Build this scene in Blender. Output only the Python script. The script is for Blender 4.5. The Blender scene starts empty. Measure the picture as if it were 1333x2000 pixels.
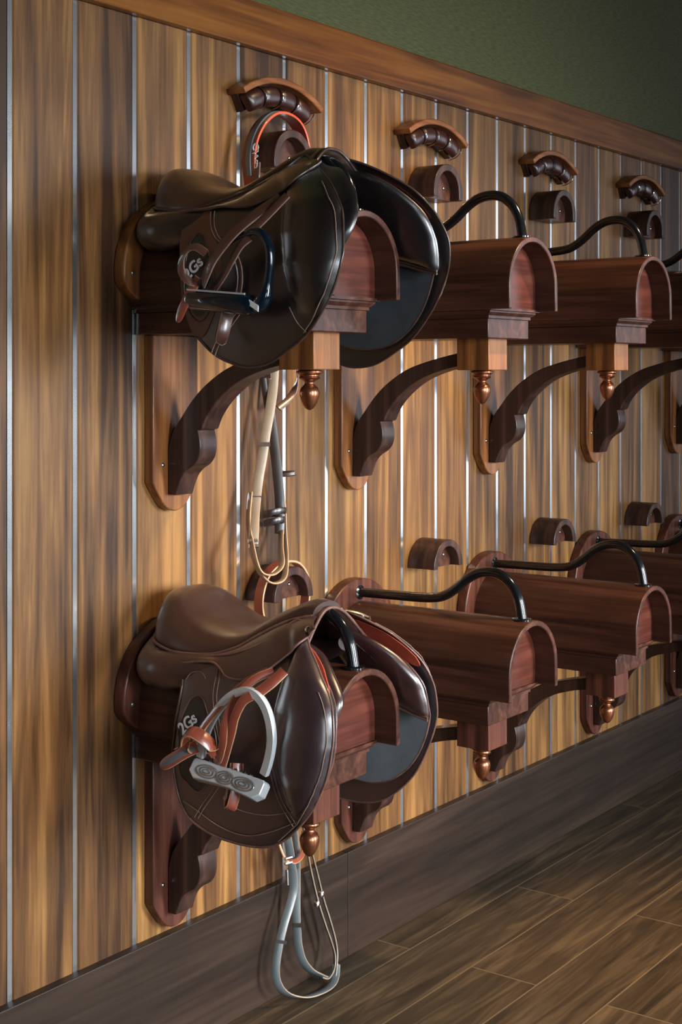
import bpy, bmesh, math, random
from mathutils import Vector, Matrix
random.seed(7)
SC = bpy.context.scene
COL = SC.collection
PI = math.pi

# ------------------------------------------------------------------ helpers
# The tack wall is the plane y = 0; "e" is the distance out from it (y = -e).
def V(x, e, z): return Vector((x, -e, z))

def link(o, parent=None):
    COL.objects.link(o)
    if parent is not None: o.parent = parent
    return o

def tag(o, label=None, cat=None, group=None, kind=None):
    if label: o['label'] = label
    if cat: o['category'] = cat
    if group: o['group'] = group
    if kind: o['kind'] = kind
    return o

def empty(name, x, e, z, label, cat, group=None):
    o = bpy.data.objects.new(name, None); link(o)
    o.empty_display_size = .05
    o.location = V(x, e, z)
    return tag(o, label, cat, group)

def copy_tree(o, parent=None):
    c = o.copy(); COL.objects.link(c)
    if parent is not None: c.parent = parent
    for ch in list(o.children): copy_tree(ch, c)
    return c

def finish(name, bm, mats, parent=None, smooth=True, angle=35, bevel=0, seg=2):
    bmesh.ops.remove_doubles(bm, verts=bm.verts, dist=1e-6)
    bmesh.ops.recalc_face_normals(bm, faces=bm.faces)
    me = bpy.data.meshes.new(name)
    bm.to_mesh(me); bm.free()
    if not isinstance(mats, (list, tuple)): mats = [mats]
    for m in mats: me.materials.append(m)
    for p in me.polygons: p.use_smooth = smooth
    if smooth:
        try: me.set_sharp_from_angle(angle=math.radians(angle))
        except Exception: pass
    o = bpy.data.objects.new(name, me); link(o, parent)
    if bevel:
        b = o.modifiers.new('bevel', 'BEVEL'); b.width = bevel; b.segments = seg
        b.limit_method = 'ANGLE'; b.angle_limit = math.radians(40)
        b.harden_normals = False
    return o

def quad(bm, a, b, c, d, mi=0):
    f = bm.faces.new((a, b, c, d)); f.material_index = mi; return f

def add_box(bm, x0, x1, e0, e1, z0, z1, mi=0):
    vs = [bm.verts.new(V(x, e, z)) for x in (x0, x1) for e in (e0, e1) for z in (z0, z1)]
    for a, b, c, d in ((0,1,3,2),(4,6,7,5),(0,4,5,1),(2,3,7,6),(0,2,6,4),(1,5,7,3)):
        quad(bm, vs[a], vs[b], vs[c], vs[d], mi)

def prism(bm, pts, fa, fb, mi=0):
    """closed outline pts; fa/fb map a 2D point to the two end positions"""
    A = [bm.verts.new(fa(*p)) for p in pts]; B = [bm.verts.new(fb(*p)) for p in pts]
    n = len(pts)
    for i in range(n):
        j = (i+1) % n
        quad(bm, A[i], A[j], B[j], B[i], mi)
    bm.faces.new(A).material_index = mi; bm.faces.new(B).material_index = mi

def lathe(bm, prof, origin, axis='z', n=24, mi=0):
    """prof = [(r, h)] round the axis through origin"""
    rings = []
    for r, h in prof:
        ring = []
        for k in range(n):
            a = 2*PI*k/n
            if axis == 'z': p = origin + Vector((r*math.cos(a), r*math.sin(a), h))
            else: p = origin + Vector((r*math.cos(a), -h, r*math.sin(a)))   # outwards along e
            ring.append(bm.verts.new(p))
        rings.append(ring)
    for R0, R1 in zip(rings, rings[1:]):
        for k in range(n):
            quad(bm, R0[k], R0[(k+1) % n], R1[(k+1) % n], R1[k], mi)
    for R in (rings[0], rings[-1]):
        bm.faces.new(R).material_index = mi

def crom(pts, n=8, closed=False):
    """Catmull-Rom through pts (tuples of any length)"""
    out = []; m = len(pts); d = len(pts[0])
    rng = range(m if closed else m-1)
    for i in rng:
        g = (lambda k: pts[k % m]) if closed else (lambda k: pts[min(max(k, 0), m-1)])
        p0, p1, p2, p3 = g(i-1), g(i), g(i+1), g(i+2)
        for s in range(n):
            t = s/n
            out.append(tuple(.5*((2*p1[c]) + (-p0[c]+p2[c])*t + (2*p0[c]-5*p1[c]+4*p2[c]-p3[c])*t*t
                        + (-p0[c]+3*p1[c]-3*p2[c]+p3[c])*t**3) for c in range(d)))
    if not closed: out.append(tuple(pts[-1]))
    return out

def interp(tab, x):
    if x <= tab[0][0]: return tab[0][1]
    for (a, b), (c, d) in zip(tab, tab[1:]):
        if x <= c: return b+(d-b)*(x-a)/(c-a)
    return tab[-1][1]

def sinterp(tab, x):
    if x <= tab[0][0]: return tab[0][1]
    m = len(tab)
    for i in range(m-1):
        if x <= tab[i+1][0]:
            p0 = tab[max(i-1,0)][1]; p1 = tab[i][1]; p2 = tab[i+1][1]; p3 = tab[min(i+2,m-1)][1]
            t = (x-tab[i][0])/(tab[i+1][0]-tab[i][0])
            return .5*((2*p1)+(-p0+p2)*t+(2*p0-5*p1+4*p2-p3)*t*t+(-p0+3*p1-3*p2+p3)*t**3)
    return tab[-1][1]

def tube(bm, path, r, n=12, mi=0, cap=True, closed=False):
    """path: Vectors; r: number or list"""
    P = [Vector(p) for p in path]; m = len(P); up = None; rings = []
    for i in range(m):
        if closed: t = P[(i+1) % m]-P[i-1]
        else: t = P[min(i+1, m-1)]-P[max(i-1, 0)]
        if t.length < 1e-9: t = Vector((0,0,1))
        t.normalize()
        if up is None:
            up = t.orthogonal().normalized()
        else:
            up = (up - t*up.dot(t))
            up = up.normalized() if up.length > 1e-6 else t.orthogonal().normalized()
        s = t.cross(up)
        rr = r[i] if isinstance(r, (list, tuple)) else r
        rings.append([bm.verts.new(P[i]+(up*math.cos(2*PI*k/n)+s*math.sin(2*PI*k/n))*rr) for k in range(n)])
    pr = list(zip(rings, rings[1:]))
    if closed: pr.append((rings[-1], rings[0]))
    for A, B in pr:
        for k in range(n): quad(bm, A[k], A[(k+1) % n], B[(k+1) % n], B[k], mi)
    if cap and not closed:
        bm.faces.new(rings[0]).material_index = mi; bm.faces.new(rings[-1]).material_index = mi

def strap(bm, path, width, wdir, th=.0028, mi=0, mi_edge=None, closed=False, taper=0, face=None):
    """flat leather strap along path; wdir = direction(s) of its width"""
    P = [Vector(p) for p in path]; m = len(P); rings = []
    for i in range(m):
        t = (P[(i+1) % m]-P[i-1]) if closed else (P[min(i+1, m-1)]-P[max(i-1, 0)])
        t.normalize()
        w = Vector(wdir) if face is None else t.cross(Vector(face))
        w = (w - t*w.dot(t)).normalized()
        nn = t.cross(w).normalized()
        ww = width/2
        if taper and i >= m-taper: ww *= math.sqrt(max(.05, 1-((i-(m-taper)+1)/taper)**2))
        h = th/2; c = min(.0008, ww*.3)
        prof = [(-ww, -h*.5), (-ww, h*.5), (-ww+c, h), (ww-c, h), (ww, h*.5), (ww, -h*.5), (ww-c, -h), (-ww+c, -h)]
        rings.append([bm.verts.new(P[i]+w*a+nn*b) for a, b in prof])
    pr = list(zip(rings, rings[1:]))
    if closed: pr.append((rings[-1], rings[0]))
    for A, B in pr:
        for k in range(8):
            em = mi if (mi_edge is None or k in (2, 6)) else mi_edge
            quad(bm, A[k], A[(k+1) % 8], B[(k+1) % 8], B[k], em)
    if not closed:
        bm.faces.new(rings[0]).material_index = mi; bm.faces.new(rings[-1]).material_index = mi

# ------------------------------------------------------------------ materials
def srgb(r, g, b):
    f = lambda c: (c/12.92) if c <= .04045 else ((c+.055)/1.055)**2.4
    return (f(r/255), f(g/255), f(b/255), 1)

def newmat(name):
    m = bpy.data.materials.new(name); m.use_nodes = True
    nt = m.node_tree; b = nt.nodes['Principled BSDF']
    return m, nt, b

def nd(nt, t, **kw):
    n = nt.nodes.new(t)
    for k, v in kw.items():
        if k.startswith('i_'): n.inputs[k[2:].replace('_', ' ')].default_value = v
        else: setattr(n, k, v)
    return n

def ramp(nt, stops):
    r = nt.nodes.new('ShaderNodeValToRGB'); cr = r.color_ramp
    while len(cr.elements) < len(stops): cr.elements.new(.5)
    for el, (p, c) in zip(cr.elements, stops): el.position = p; el.color = c
    return r

def wood(name, dark, mid, light, grain='z', rough=.28, scale=1.0, boards=None, coat=.5, figure=1.0, spec=.28):
    """stained timber: long grain streaks + broad bands; boards = (pitch, origin) picks a tone per plank"""
    m, nt, b = newmat(name); L = nt.links
    tc = nd(nt, 'ShaderNodeTexCoord')
    geo = tc.outputs['Object']
    sep = nd(nt, 'ShaderNodeSeparateXYZ'); L.new(geo, sep.inputs[0])
    comb = nd(nt, 'ShaderNodeCombineXYZ')
    st = .05
    axes = {'x': 'X', 'y': 'Y', 'z': 'Z'}
    for ax in 'XYZ':
        mu = nd(nt, 'ShaderNodeMath', operation='MULTIPLY')
        L.new(sep.outputs[ax], mu.inputs[0]); mu.inputs[1].default_value = (st if ax == axes[grain] else 1.0)*scale
        L.new(mu.outputs[0], comb.inputs[ax])
    vec = comb.outputs[0]; tone = None
    if boards:
        fl = nd(nt, 'ShaderNodeMath', operation='SUBTRACT'); L.new(sep.outputs['X'], fl.inputs[0]); fl.inputs[1].default_value = boards[1]
        dv = nd(nt, 'ShaderNodeMath', operation='DIVIDE'); L.new(fl.outputs[0], dv.inputs[0]); dv.inputs[1].default_value = boards[0]
        fr = nd(nt, 'ShaderNodeMath', operation='FLOOR'); L.new(dv.outputs[0], fr.inputs[0])
        wn = nd(nt, 'ShaderNodeTexWhiteNoise', noise_dimensions='1D'); L.new(fr.outputs[0], wn.inputs['W'])
        tone = wn.outputs['Value']
        cm = nd(nt, 'ShaderNodeVectorMath', operation='SCALE'); L.new(wn.outputs['Color'], cm.inputs[0]); cm.inputs['Scale'].default_value = 17
        ad = nd(nt, 'ShaderNodeVectorMath', operation='ADD'); L.new(vec, ad.inputs[0]); L.new(cm.outputs[0], ad.inputs[1])
        vec = ad.outputs[0]
    n1 = nd(nt, 'ShaderNodeTexNoise'); n1.inputs['Scale'].default_value = 14; n1.inputs['Detail'].default_value = 4; n1.inputs['Distortion'].default_value = 1.6*figure
    L.new(vec, n1.inputs['Vector'])
    n2 = nd(nt, 'ShaderNodeTexNoise'); n2.inputs['Scale'].default_value = 95; n2.inputs['Detail'].default_value = 5; n2.inputs['Distortion'].default_value = .3
    L.new(vec, n2.inputs['Vector'])
    # blotchy figure that crosses the grain a little
    n3 = nd(nt, 'ShaderNodeTexNoise'); n3.inputs['Scale'].default_value = 5; n3.inputs['Detail'].default_value = 3
    L.new(geo, n3.inputs['Vector'])
    mx = nd(nt, 'ShaderNodeMath', operation='MULTIPLY_ADD'); L.new(n2.outputs['Fac'], mx.inputs[0]); mx.inputs[1].default_value = .35
    L.new(n1.outputs['Fac'], mx.inputs[2])
    mx2 = nd(nt, 'ShaderNodeMath', operation='MULTIPLY_ADD'); L.new(n3.outputs['Fac'], mx2.inputs[0]); mx2.inputs[1].default_value = .22
    L.new(mx.outputs[0], mx2.inputs[2])
    src = mx2.outputs[0]
    if tone is not None:
        mx3 = nd(nt, 'ShaderNodeMath', operation='MULTIPLY_ADD'); L.new(tone, mx3.inputs[0]); mx3.inputs[1].default_value = .2
        L.new(src, mx3.inputs[2]); src = mx3.outputs[0]
        lo, hi = .70, 1.14
    else: lo, hi = .54, 1.02
    mr = nd(nt, 'ShaderNodeMapRange'); L.new(src, mr.inputs['Value']); mr.inputs['From Min'].default_value = lo; mr.inputs['From Max'].default_value = hi
    rp = ramp(nt, [(0, dark), (.5, mid), (1, light)]); L.new(mr.outputs[0], rp.inputs[0])
    L.new(rp.outputs[0], b.inputs['Base Color'])
    rr = nd(nt, 'ShaderNodeMapRange'); L.new(n2.outputs['Fac'], rr.inputs['Value']); rr.inputs['To Min'].default_value = rough-.06; rr.inputs['To Max'].default_value = rough+.12
    L.new(rr.outputs[0], b.inputs['Roughness'])
    bp = nd(nt, 'ShaderNodeBump'); bp.inputs['Strength'].default_value = .12; bp.inputs['Distance'].default_value = .002
    L.new(n2.outputs['Fac'], bp.inputs['Height']); L.new(bp.outputs[0], b.inputs['Normal'])
    b.inputs['Coat Weight'].default_value = coat*.4; b.inputs['Coat Roughness'].default_value = .2
    b.inputs['Specular IOR Level'].default_value = spec
    return m

def leather(name, c1, c2, rough=.32, coat=.35, bump=.25, scale=60, spec=.5, wear=None):
    m, nt, b = newmat(name); L = nt.links
    tc = nd(nt, 'ShaderNodeTexCoord')
    n = nd(nt, 'ShaderNodeTexNoise'); n.inputs['Scale'].default_value = 7; n.inputs['Detail'].default_value = 6; n.inputs['Roughness'].default_value = .6
    L.new(tc.outputs['Object'], n.inputs['Vector'])
    rp = ramp(nt, [(.3, c1), (.7, c2)]); L.new(n.outputs['Fac'], rp.inputs[0]); L.new(rp.outputs[0], b.inputs['Base Color'])
    v = nd(nt, 'ShaderNodeTexVoronoi'); v.inputs['Scale'].default_value = scale*14; L.new(tc.outputs['Object'], v.inputs['Vector'])
    n2 = nd(nt, 'ShaderNodeTexNoise'); n2.inputs['Scale'].default_value = 28; n2.inputs['Detail'].default_value = 5; L.new(tc.outputs['Object'], n2.inputs['Vector'])
    rr = nd(nt, 'ShaderNodeMapRange'); L.new(n2.outputs['Fac'], rr.inputs['Value']); rr.inputs['To Min'].default_value = rough-.08; rr.inputs['To Max'].default_value = rough+.14
    L.new(rr.outputs[0], b.inputs['Roughness'])
    ad = nd(nt, 'ShaderNodeMath', operation='MULTIPLY_ADD'); L.new(n2.outputs['Fac'], ad.inputs[0]); ad.inputs[1].default_value = 1.5; L.new(v.outputs['Distance'], ad.inputs[2])
    bp = nd(nt, 'ShaderNodeBump'); bp.inputs['Strength'].default_value = bump; bp.inputs['Distance'].default_value = .0006
    L.new(ad.outputs[0], bp.inputs['Height']); L.new(bp.outputs[0], b.inputs['Normal'])
    b.inputs['Coat Weight'].default_value = min(1, coat*1.8); b.inputs['Coat Roughness'].default_value = .29; b.inputs['Coat IOR'].default_value = 1.8
    b.inputs['Specular IOR Level'].default_value = spec
    return m

def plain(name, col, rough=.4, metal=0, coat=0, noise=.0, spec=.5):
    m, nt, b = newmat(name); L = nt.links
    tc = nd(nt, 'ShaderNodeTexCoord')
    n = nd(nt, 'ShaderNodeTexNoise'); n.inputs['Scale'].default_value = 40; n.inputs['Detail'].default_value = 4
    L.new(tc.outputs['Object'], n.inputs['Vector'])
    d = tuple(c*(1-noise) for c in col[:3])+(1,)
    l = tuple(min(1, c*(1+noise)) for c in col[:3])+(1,)
    rp = ramp(nt, [(.3, d), (.7, l)]); L.new(n.outputs['Fac'], rp.inputs[0]); L.new(rp.outputs[0], b.inputs['Base Color'])
    b.inputs['Roughness'].default_value = rough; b.inputs['Metallic'].default_value = metal
    b.inputs['Coat Weight'].default_value = coat; b.inputs['Specular IOR Level'].default_value = spec
    return m

PITCH = .1395; ORG = 1.520
M = {}
M['panel'] = wood('wall_plank_wood', srgb(62,40,24), srgb(112,76,42), srgb(158,114,64), 'z', .4, 1.3, (PITCH, ORG), .1)
M['trim'] = wood('trim_wood', srgb(72,38,12), srgb(114,64,22), srgb(144,90,34), 'x', .3, 1.2, None, .35)
M['base'] = wood('baseboard_wood', srgb(30,21,16), srgb(46,33,25), srgb(60,45,35), 'x', .4, 1.0, None, .15)
M['mahog'] = wood('mahogany', srgb(37,21,16), srgb(70,41,31), srgb(101,63,48), 'y', .32, 1.2, None, .35)
M['mahogd'] = wood('dark_mahogany', srgb(34,23,20), srgb(60,40,34), srgb(88,60,50), 'z', .32, 1.2, None, .45)
M['end'] = wood('red_end_panel_wood', srgb(58,28,21), srgb(92,46,35), srgb(118,64,50), 'x', .32, 1.6, None, .35)
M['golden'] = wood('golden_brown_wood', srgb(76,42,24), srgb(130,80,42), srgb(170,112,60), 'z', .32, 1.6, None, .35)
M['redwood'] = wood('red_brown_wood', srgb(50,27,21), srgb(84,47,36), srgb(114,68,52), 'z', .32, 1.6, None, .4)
M['strip'] = plain('pale_satin_strip', (.84,.88,.92,1), .2, .95, 0, .06)
M['black_metal'] = plain('black_gloss_paint', (.006,.007,.008,1), .16, .0, .6)
M['steel'] = plain('polished_screw', (.7,.7,.72,1), .18, 1)
M['copper'] = plain('aged_copper', srgb(150,92,62), .3, .85, .3, .25)
M['green'] = None
M['leather'] = leather('dark_brown_leather', srgb(44,27,20), srgb(64,40,28), .32, .5)
M['leatherL'] = leather('brown_leather', srgb(50,31,27), srgb(70,43,36), .3, .35)
M['flapU'] = leather('black_brown_leather', srgb(22,18,17), srgb(38,29,25), .32, .55)
M['flapL'] = leather('burgundy_brown_leather', srgb(44,30,33), srgb(62,42,43), .3, .6)
M['roll'] = leather('panel_leather', srgb(48,28,28), srgb(66,40,38), .26, .5)
M['rollU'] = leather('black_panel_leather', srgb(20,18,20), srgb(34,28,28), .26, .5)
M['suede'] = leather('grey_sweat_flap_leather', srgb(92,98,102), srgb(124,130,134), .55, .0, .4, 60, .3)
M['suedeU'] = leather('dark_grey_sweat_flap_leather', srgb(50,55,59), srgb(76,82,87), .5, .05, .4, 60, .35)
M['patch'] = leather('rubber_grey_leather', srgb(34,34,33), srgb(50,50,47), .42, .1)
M['rimU'] = leather('chestnut_trim_leather', srgb(78,44,30), srgb(100,58,38), .34, .3)
M['binding'] = plain('worn_binding', srgb(112,80,70), .32, 0, .4, .3)
M['bindingU'] = plain('dark_binding', srgb(66,50,44), .3, 0, .4, .3)
M['stitch'] = plain('tan_stitching', srgb(138,110,96), .6, 0, 0, .3)
M['red_felt'] = plain('orange_red_lining', srgb(168,66,42), .6, 0, 0, .15)
M['redstrap'] = leather('chestnut_red_leather', srgb(128,58,44), srgb(160,80,60), .3, .35)
M['brownstrap'] = leather('brown_strap_leather', srgb(72,44,36), srgb(98,62,50), .32, .35)
M['palestrap'] = leather('pale_strap_leather', srgb(132,112,92), srgb(168,148,124), .42, .15)
M['greystrap'] = leather('grey_blue_strap_leather', srgb(74,82,84), srgb(104,112,114), .35, .25)
M['darkstrap'] = leather('dark_strap_leather', srgb(40,32,30), srgb(62,50,46), .32, .35)
M['tanedge'] = plain('tan_strap_edge', srgb(190,150,112), .5, 0, 0, .2)
M['redbrow'] = leather('red_browband_leather', srgb(120,34,26), srgb(160,52,36), .28, .5)
M['orange_edge'] = plain('orange_edge', srgb(214,84,44), .4, 0, .2, .1)
M['silver'] = plain('brushed_aluminium', (.66,.70,.72,1), .3, .35, .0, .08)
M['greyplate'] = plain('grey_tread', (.36,.40,.42,1), .4, .2, 0, .15)
M['navy'] = plain('navy_black_lacquer', (.004,.012,.022,1), .14, .1, .8)
M['white'] = plain('white_print', (.8,.8,.8,1), .5)
M['tan'] = plain('tan_leather_tag', srgb(170,126,84), .5, 0, 0, .1)
M['hangerpad'] = leather('dark_oxblood_pad', srgb(40,17,13), srgb(64,28,22), .3, .15)
M['crest'] = wood('crest_wood', srgb(92,52,28), srgb(134,82,46), srgb(160,104,62), 'x', .3, 1.6, None, .4)

def green_mat():
    m, nt, b = newmat('green_grasscloth'); L = nt.links
    tc = nd(nt, 'ShaderNodeTexCoord'); mp = nd(nt, 'ShaderNodeMapping'); mp.inputs['Scale'].default_value = (40, 1, 420)
    L.new(tc.outputs['Object'], mp.inputs[0])
    n = nd(nt, 'ShaderNodeTexNoise'); n.inputs['Scale'].default_value = 1; n.inputs['Detail'].default_value = 4; L.new(mp.outputs[0], n.inputs['Vector'])
    rp = ramp(nt, [(.3, srgb(58,60,30)), (.7, srgb(92,92,46))]); L.new(n.outputs['Fac'], rp.inputs[0]); L.new(rp.outputs[0], b.inputs['Base Color'])
    b.inputs['Roughness'].default_value = .75
    bp = nd(nt, 'ShaderNodeBump'); bp.inputs['Strength'].default_value = .4; bp.inputs['Distance'].default_value = .001
    L.new(n.outputs['Fac'], bp.inputs['Height']); L.new(bp.outputs[0], b.inputs['Normal'])
    return m
M['green'] = green_mat()

def floor_mat():
    m, nt, b = newmat('wood_look_floor_tile'); L = nt.links
    tc = nd(nt, 'ShaderNodeTexCoord'); mp = nd(nt, 'ShaderNodeMapping')
    mp.inputs['Location'].default_value = (-.57, .10, 0)
    L.new(tc.outputs['Object'], mp.inputs[0])
    br = nd(nt, 'ShaderNodeTexBrick'); br.offset = .38; br.offset_frequency = 2
    br.inputs['Scale'].default_value = 1; br.inputs['Brick Width'].default_value = 1.2; br.inputs['Row Height'].default_value = .15
    br.inputs['Mortar Size'].default_value = .0018; br.inputs['Mortar Smooth'].default_value = .1; br.inputs['Bias'].default_value = 0
    br.inputs['Color1'].default_value = (0,0,0,1); br.inputs['Color2'].default_value = (1,1,1,1); br.inputs['Mortar'].default_value = (.5,.5,.5,1)
    L.new(mp.outputs[0], br.inputs['Vector'])
    mp2 = nd(nt, 'ShaderNodeMapping'); mp2.inputs['Scale'].default_value = (1.2, 14, 1)
    ad = nd(nt, 'ShaderNodeVectorMath', operation='ADD')
    sc = nd(nt, 'ShaderNodeVectorMath', operation='SCALE'); L.new(br.outputs['Color'], sc.inputs[0]); sc.inputs['Scale'].default_value = 9
    L.new(tc.outputs['Object'], ad.inputs[0]); L.new(sc.outputs[0], ad.inputs[1]); L.new(ad.outputs[0], mp2.inputs[0])
    n = nd(nt, 'ShaderNodeTexNoise'); n.inputs['Scale'].default_value = 2.4; n.inputs['Detail'].default_value = 8; n.inputs['Roughness'].default_value = .62; n.inputs['Distortion'].default_value = .8
    L.new(mp2.outputs[0], n.inputs['Vector'])
    rp = ramp(nt, [(.28, srgb(36,30,22)), (.5, srgb(68,55,40)), (.75, srgb(106,88,64))]); L.new(n.outputs['Fac'], rp.inputs[0])
    mix = nd(nt, 'ShaderNodeMix', data_type='RGBA'); L.new(br.outputs['Fac'], mix.inputs['Factor'])
    L.new(rp.outputs[0], mix.inputs['A']); mix.inputs['B'].default_value = srgb(112,96,72)
    L.new(mix.outputs['Result'], b.inputs['Base Color'])
    rr = nd(nt, 'ShaderNodeMapRange'); L.new(n.outputs['Fac'], rr.inputs['Value']); rr.inputs['To Min'].default_value = .34; rr.inputs['To Max'].default_value = .55
    L.new(rr.outputs[0], b.inputs['Roughness'])
    bp = nd(nt, 'ShaderNodeBump'); bp.inputs['Strength'].default_value = .35; bp.inputs['Distance'].default_value = .002; bp.invert = True
    L.new(br.outputs['Fac'], bp.inputs['Height']); L.new(bp.outputs[0], b.inputs['Normal'])
    return m
M['floor'] = floor_mat()
M['plaster'] = plain('warm_plaster', srgb(150,128,100), .8, 0, 0, .05)
M['plaster_dim'] = plain('dark_ceiling_boards', srgb(96,72,48), .7, 0, 0, .1)

# ------------------------------------------------------------------ the room
def structure(name, bm, mats, **kw):
    return tag(finish(name, bm, mats, None, **kw), kind='structure')

X0, X1, EB, HC = -2.6, 12.5, 4.2, 2.9
bm = bmesh.new(); add_box(bm, X0, X1, -.1, EB, -.08, 0); structure('floor', bm, M['floor'], smooth=False)
bm = bmesh.new(); add_box(bm, X0, X1, -.1, EB, HC, HC+.08); structure('ceiling', bm, M['plaster_dim'], smooth=False)
# panelled tack wall: separate planks with eased edges over pale inlay strips
bm = bmesh.new()
TRIM0, TRIM1 = 1.829, 1.917
add_box(bm, X0, X1, -.10, -.012, 0, HC, 1)
k0 = int((X0-ORG)/PITCH); k1 = int((X1-ORG)/PITCH)
gw = .0050
for k in range(k0, k1):
    a = ORG+k*PITCH+gw; c = ORG+(k+1)*PITCH-gw; bv = .003
    prof = [(a, -.011), (a, -bv), (a+bv, 0), (c-bv, 0), (c, -bv), (c, -.011)]
    lo = [bm.verts.new(V(x, e, .05)) for x, e in prof]; hi = [bm.verts.new(V(x, e, TRIM1)) for x, e in prof]
    for i in range(5): quad(bm, lo[i], lo[i+1], hi[i+1], hi[i], 0)
    for x in (ORG+k*PITCH,):
        add_box(bm, x-gw+.0003, x+gw-.0003, -.011, -.0018, .05, TRIM1-.03, 2)
w = structure('wall_back', bm, [M['panel'], M['plaster_dim'], M['strip']], smooth=False)
bm = bmesh.new(); add_box(bm, X0, X1, -.012, 0, TRIM1-.01, HC); structure('wall_back_upper', bm, M['green'], smooth=False)
bm = bmesh.new(); add_box(bm, X0, X1, 0, .020, TRIM0, TRIM1); structure('trim_1', bm, M['trim'], smooth=False, bevel=.004)
bm = bmesh.new(); 
for xa, xb in ((X0, 2.4055), (2.4065, 4.8), (4.801, X1)): add_box(bm, xa, xb, -.004, .018, 0, .216)
structure('baseboard_back', bm, M['base'], smooth=False, bevel=.0015)
bm = bmesh.new(); add_box(bm, X0-.1, X0, -.1, EB+.1, 0, HC); structure('wall_left', bm, M['plaster_dim'], smooth=False)
bm = bmesh.new(); add_box(bm, X1, X1+.1, -.1, EB+.1, 0, HC); structure('wall_right', bm, M['plaster_dim'], smooth=False)
# wall behind the photographer, with the windows that light the room
WINS = [(-1.9, -.9, .5, 2.2), (.6, 1.4, .6, 2.1), (3.0, 4.0, .5, 2.1), (6.6, 10.8, .1, 2.7)]
bm = bmesh.new(); xs = X0
for a, c, z0, z1 in WINS:
    add_box(bm, xs, a, EB, EB+.12, 0, HC); add_box(bm, a, c, EB, EB+.12, 0, z0); add_box(bm, a, c, EB, EB+.12, z1, HC); xs = c
add_box(bm, xs, X1, EB, EB+.12, 0, HC)
structure('wall_front', bm, M['plaster_dim'], smooth=False)
for i, (a, c, z0, z1) in enumerate(WINS):
    bm = bmesh.new()
    for x in (a, (a+c)/2-.02, c-.04): add_box(bm, x, x+.04, EB+.02, EB+.08, z0, z1)
    for z in (z0, (z0+z1)/2-.015, z1-.04): add_box(bm, a, c, EB+.03, EB+.07, z, z+.035)
    structure('window_%d' % (i+1), bm, M['mahogd'], smooth=False)

# ------------------------------------------------------------------ saddle rack
SP = .558; XC = 1.880; SB_U = 1.276; SB_L = .539

def screws(parent, spots, r=.0042):
    for x, e, z, r in [(q+(r,))[:4] for q in spots]:
        bm = bmesh.new(); screw(bm, x, e, z, r); finish('screw', bm, M['steel'], parent)

def screw(bm, x, e, z, r=.0042):
    lathe(bm, [(r, 0), (r, .001), (r*.8, .0022), (r*.4, .003), (.0003, .0032)], V(x, e, z), 'e', 12)

def arch(R, h0, h1, n=20, bot=True):
    """outline of a round-topped shape, (x, z) from lower left over the top to lower right; h0 bottom, h1 spring height"""
    pts = [(-R, h0)]
    for k in range(n+1):
        a = PI-PI*k/n; pts.append((R*math.cos(a), h1+R*math.sin(a)))
    pts.append((R, h0)); return pts

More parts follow.
